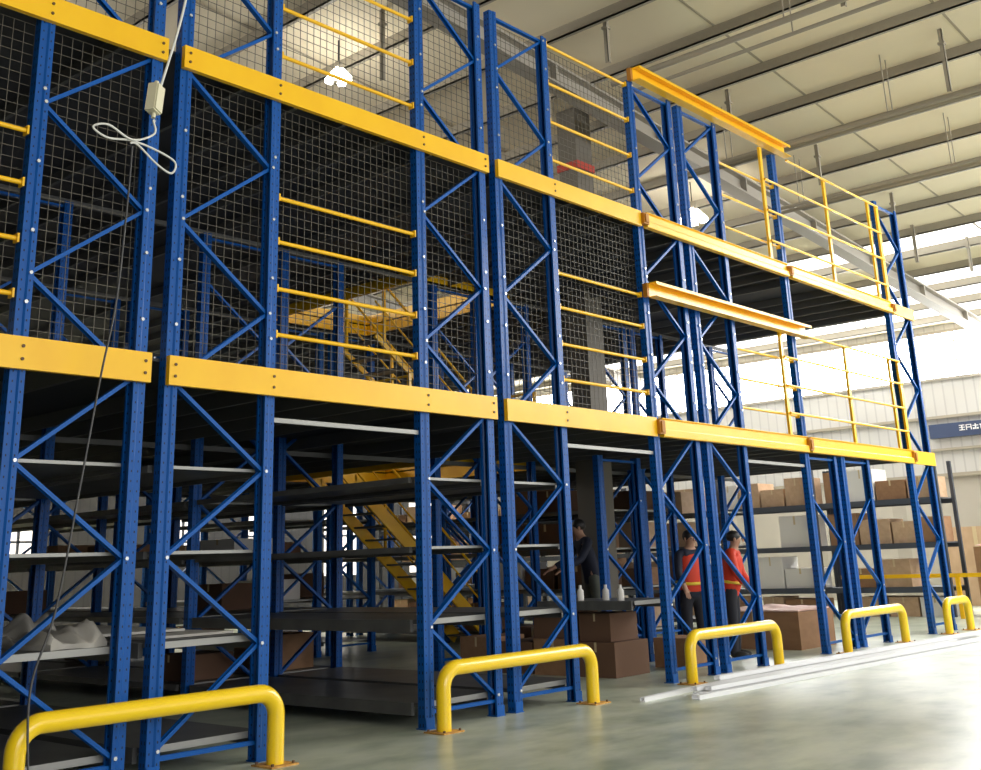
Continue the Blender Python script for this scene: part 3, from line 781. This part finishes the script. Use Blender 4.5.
# stack of cartons right of the structure
for x, y, z, w, d, h, M_, lab in [(20.6, .35, 0, 1.0, .8, .75, CARD, 'large brown carton on the floor at the right picture edge, bottom of stack'),
      (20.6, -.62, 0, 1.0, .9, .8, CARD, 'brown carton on the floor cut off by the right picture edge'),
      (20.6, .35, .755, 1.0, .8, .66, CARD, 'brown carton on top of another at the right picture edge, pink wrap above'),
      (20.6, -.6, .805, 1.0, .85, .62, CARDL, 'light brown carton on top of another, cut off by the picture edge')]:
    put_carton(x, y, z, w, d, h, M_, lab)
wavy('paper_sheet', 20.2, 21.0, -.9, .7, 1.435, .07, PINK, 'pinkish wrap lying on the stacked cartons at the right edge', 'packing sheet', 13)
for i, (x, y, w, d, h, M_) in enumerate([(25.2, 2.2, 1.2, 1.6, 1.9, CARDL), (25.4, .3, 1.2, 1.4, 2.3, CARD)]):
    put_carton(x, y, 0, w, d, h, M_, ['tall pale carton near the far wall behind the racking end', 'tall brown carton near the far wall at the right picture edge'][i])
# yellow beam rail before the far goods
q = MB().box((19.45, -1.5, .82), (19.5, 3.5, .90)); e = q.build('low_guard_railing', YEL); tag(e, 'low yellow rail behind the narrow barrier before the cartons', 'railing')
for yy in (-1.4, .95, 3.4): MB().box((19.44, yy-.04, 0), (19.52, yy+.04, .82)).build('post', YEL, e)
# goods in rear bays of the front racks (dark silhouettes) and upper storey boxes
random.seed(5)
for k in (13, 15, 17):
    for z in (.22, .95, 1.62, 2.28):
        y_ = BAY+.3
        while y_ < BAY*2-.7:
            w = random.uniform(.5, .9)
            if random.random() < .7:
                put_carton(X[k]+Wf/2, y_+w/2, z+.001, .75, w, random.uniform(.3, .5), random.choice([CARD, CARDD, CARDL, PAPER]), 'carton on a rear shelf at the right half of the racking', 'cartons on the rear shelves')
            y_ += w+.1
for k in (5, 7, 9, 11):
    for bi in (1, 2):
        if bi == 1 and k > 8: continue
        for z in (.22, .95, 1.62):
            y_ = BAY*bi+.3
            while y_ < BAY*(bi+1)-.8:
                w = random.uniform(.5, .95)
                if random.random() < .42 and y_+w < BAY*(bi+1)-.12:
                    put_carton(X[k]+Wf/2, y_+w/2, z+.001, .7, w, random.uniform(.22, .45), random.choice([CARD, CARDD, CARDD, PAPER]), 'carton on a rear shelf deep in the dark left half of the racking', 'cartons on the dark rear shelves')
                y_ += w+.15
for i, (x, y, w, d, h, M_) in enumerate([(12.6, 9.2, 1.0, .9, .8, PAPER), (14.4, 8.4, .9, .9, .7, PAPER), (15.5, 9.6, 1.0, 1.0, .9, CARDL), (11.2, 10.2, 1.0, .9, .8, CARDL)]):
    put_carton(x, y, Z1T, w, d, h, M_, 'pale carton standing deep inside on the lower mezzanine storey', 'pale cartons on the lower mezzanine storey')

# ---------------------------------------------------------------- people
def skin_mesh(name, joints, edges, M_, parent, root=0, sub=2):
    me = bpy.data.meshes.new(name); me.from_pydata([j[0] for j in joints], edges, []); me.update()
    o = bpy.data.objects.new(name, me); COL.objects.link(o); o.parent = parent
    sk = o.modifiers.new('skin', 'SKIN'); sk.use_smooth_shade = True
    lay = me.skin_vertices[0].data if me.skin_vertices else None
    if lay is None:
        bpy.context.view_layer.objects.active = o
        lay = me.skin_vertices[0].data
    for i, j in enumerate(joints):
        r = j[1]; lay[i].radius = r if isinstance(r, tuple) else (r, r); lay[i].use_root = (i == root)
    ss = o.modifiers.new('sub', 'SUBSURF'); ss.levels = sub; ss.render_levels = sub
    me.materials.append(M_)
    dg = bpy.context.evaluated_depsgraph_get(); ev = o.evaluated_get(dg)
    new = bpy.data.meshes.new_from_object(ev); new.name = name
    o.modifiers.clear(); o.data = new
    new.materials.clear(); new.materials.append(M_)
    for p_ in new.polygons: p_.use_smooth = True
    return o
def person(loc, rz, label, top_m, bot_m, vest=None, lean=0.0, h=1.75, arms=((.32, .25), (.32, .25))):
    e = empty('person', loc, rz); tag(e, label, 'person')
    s = h/1.75
    def P(x, y, z):
        # lean above the hips, facing +y
        if z > .95:
            dz = z-.95; y2 = y+dz*math.sin(lean); z2 = .95+dz*math.cos(lean)-(y)*0
            return Vector((x*s, y2*s, z2*s))
        return Vector((x*s, y*s, z*s))
    J = [(P(0, 0, .97), (.155, .11)), (P(0, 0, 1.18), (.14, .10)), (P(0, 0, 1.36), (.16, .11)), (P(0, -.01, 1.46), (.09, .08)), (P(0, 0, 1.53), .055), (P(0, .02, 1.62), (.075, .09)), (P(0, .01, 1.70), (.07, .085))]
    E = [(0, 1), (1, 2), (2, 3), (3, 4), (4, 5), (5, 6)]
    for sd, (fo, dn) in zip((-1, 1), arms):
        b = len(J)
        J += [(P(sd*.19, 0, 1.42), .06), (P(sd*.25, fo*.35, 1.42-.28*math.cos(fo)), .045), (P(sd*.24, fo*.35+.24*fo*2, 1.42-.28*math.cos(fo)-.24*(1-dn)), .035), ]
        E += [(3, b), (b, b+1), (b+1, b+2)]
        w = J[b+2][0]; d = (J[b+2][0]-J[b+1][0]).normalized(); sidev = Vector((1, 0, 0))
        J.append((w+d*.07*s, (.036, .018))); E.append((b+2, b+3)); palm = b+3
        for fi, (ox, ln) in enumerate(((-.028, .065), (-.010, .078), (.010, .072), (.028, .055))):
            c = len(J); base = J[palm][0]+sidev*ox+d*.02
            J += [(base, .0095), (base+d*ln*.55, .009), (base+d*ln*.9+Vector((0, 0, -.02)), .008)]
            E += [(palm, c), (c, c+1), (c+1, c+2)]
        c = len(J); base = w+d*.03-sidev*sd*.035
        J += [(base, .011), (base+d*.04-sidev*sd*.02, .009)]; E += [(b+2, c), (c, c+1)]
    for sd in (-1, 1):
        b = len(J)
        J += [(P(sd*.095, 0, .88), .095), (P(sd*.11, .02, .50), .062), (P(sd*.12, -.01, .12), .042), (P(sd*.12, .03, .05), (.045, .04)), (P(sd*.125, .15, .04), (.045, .03))]
        E += [(0, b), (b, b+1), (b+1, b+2), (b+2, b+3), (b+3, b+4)]
    body = skin_mesh('body', J, E, SKIN, e)
    # head details on the body centre line
    hc = P(0, .02, 1.63)
    hd = MB()
    def blob(c, r, n=12, mi=0, zc=-9):
        vs_ = []; fs = []
        for i in range(n+1):
            for j in range(n*2):
                a = math.pi*i/n; b = math.pi*j/n
                vs_.append((c[0]+r[0]*math.sin(a)*math.cos(b), c[1]+r[1]*math.sin(a)*math.sin(b), c[2]+max(zc, r[2]*math.cos(a))))
        for i in range(n):
            for j in range(n*2): fs.append((i*2*n+j, (i+1)*2*n+j, (i+1)*2*n+(j+1) % (2*n), i*2*n+(j+1) % (2*n)))
        return vs_, fs
    v_, f_ = blob((hc.x, hc.y-.035, hc.z+.045), (.095, .105, .095), zc=-.06); MB().add(v_, f_, 0, True).build('hair', HAIR, e)
    v_, f_ = blob((hc.x, hc.y+.108, hc.z-.01), (.013, .02, .022), 6); MB().add(v_, f_, 0, True).build('nose', SKIN, e)
    for sd in (-1, 1):
        v_, f_ = blob((hc.x+sd*.03, hc.y+.092, hc.z+.015), (.011, .008, .007), 6); MB().add(v_, f_, 0, True).build('eye', HAIR, e)
        v_, f_ = blob((hc.x+sd*.086, hc.y, hc.z), (.012, .022, .032), 6); MB().add(v_, f_, 0, True).build('ear', SKIN, e)
    MB().box((hc.x-.024, hc.y+.09, hc.z-.052), (hc.x+.024, hc.y+.097, hc.z-.046)).build('mouth', CARD, e)
    # clothes as slightly larger skins
    g = 1.17
    JT = [(P(0, 0, .80), (.19, .14)), (P(0, 0, .93), (.19, .14)), (P(0, 0, 1.18), (.17, .125)), (P(0, 0, 1.37), (.19, .13)), (P(0, -.01, 1.46), (.11, .095))]; ET = [(0, 1), (1, 2), (2, 3), (3, 4)]
    for k_, sd in enumerate((-1, 1)):
        b = len(JT); i0 = 7+k_*(4+12+2)
        JT += [(J[i0][0], .075), (J[i0+1][0], .058), (J[i0+1][0].lerp(J[i0+2][0], .85), .047)]; ET += [(4, b), (b, b+1), (b+1, b+2)]
    skin_mesh('jacket', JT, ET, top_m, e)
    JB = [(P(0, 0, .93), (.17, .125)), (P(0, 0, 1.06), (.16, .115))]; EB = [(0, 1)]
    for sd in (-1, 1):
        b = len(JB); JB += [(P(sd*.10, 0, .86), .112), (P(sd*.11, .02, .50), .080), (P(sd*.12, -.01, .03), .066)]; EB += [(0, b), (b, b+1), (b+1, b+2)]
    skin_mesh('trousers', JB, EB, bot_m, e)
    for sd in (-1, 1):
        v_, f_ = blob((sd*.122*s, .07*s, .05*s), (.055, .14, .05), 8, zc=-.049); MB().add(v_, f_, 0, True).build('shoe', BLACK, e)
    if vest:
        JV = [(P(0, 0, .82), (.23, .17)), (P(0, 0, 1.18), (.215, .165)), (P(0, 0, 1.36), (.23, .165)), (P(0, -.01, 1.47), (.15, .12))]
        skin_mesh('vest', JV, [(0, 1), (1, 2), (2, 3)], vest, e)
        JS = [(P(0, 0, 1.00), (.31, .25)), (P(0, 0, 1.08), (.31, .25))]
        skin_mesh('reflective_stripe', JS, [(0, 1)], STRIPE, e, sub=1)
    return e
person((9.55, 1.22, 0), math.radians(150), 'person in a red orange vest, left one of two standing behind the third barrier', NAVY, TROU, VEST, .1, 1.8)
person((10.14, .92, 0), math.radians(200), 'person in a red orange vest with yellow stripe, right one of the two', VEST, TROU, VEST, .18, 1.78)
person((8.72, 2.35, .22), math.radians(60), 'person in a dark top and grey green trousers leaning beyond the second aisle', NAVY, OLIVE, None, .30, 1.82, arms=((.6, .5), (.6, .5)))
MBp = MB().box((8.35, 1.95, .0), (9.05, 2.75, .218)); o = MBp.build('low_step', SHELF); tag(o, 'low grey step under the person in the dark top', 'step')
MB().box((8.38, 1.98, .218), (9.02, 2.72, .222)).build('tread_mat', BLACK, o)
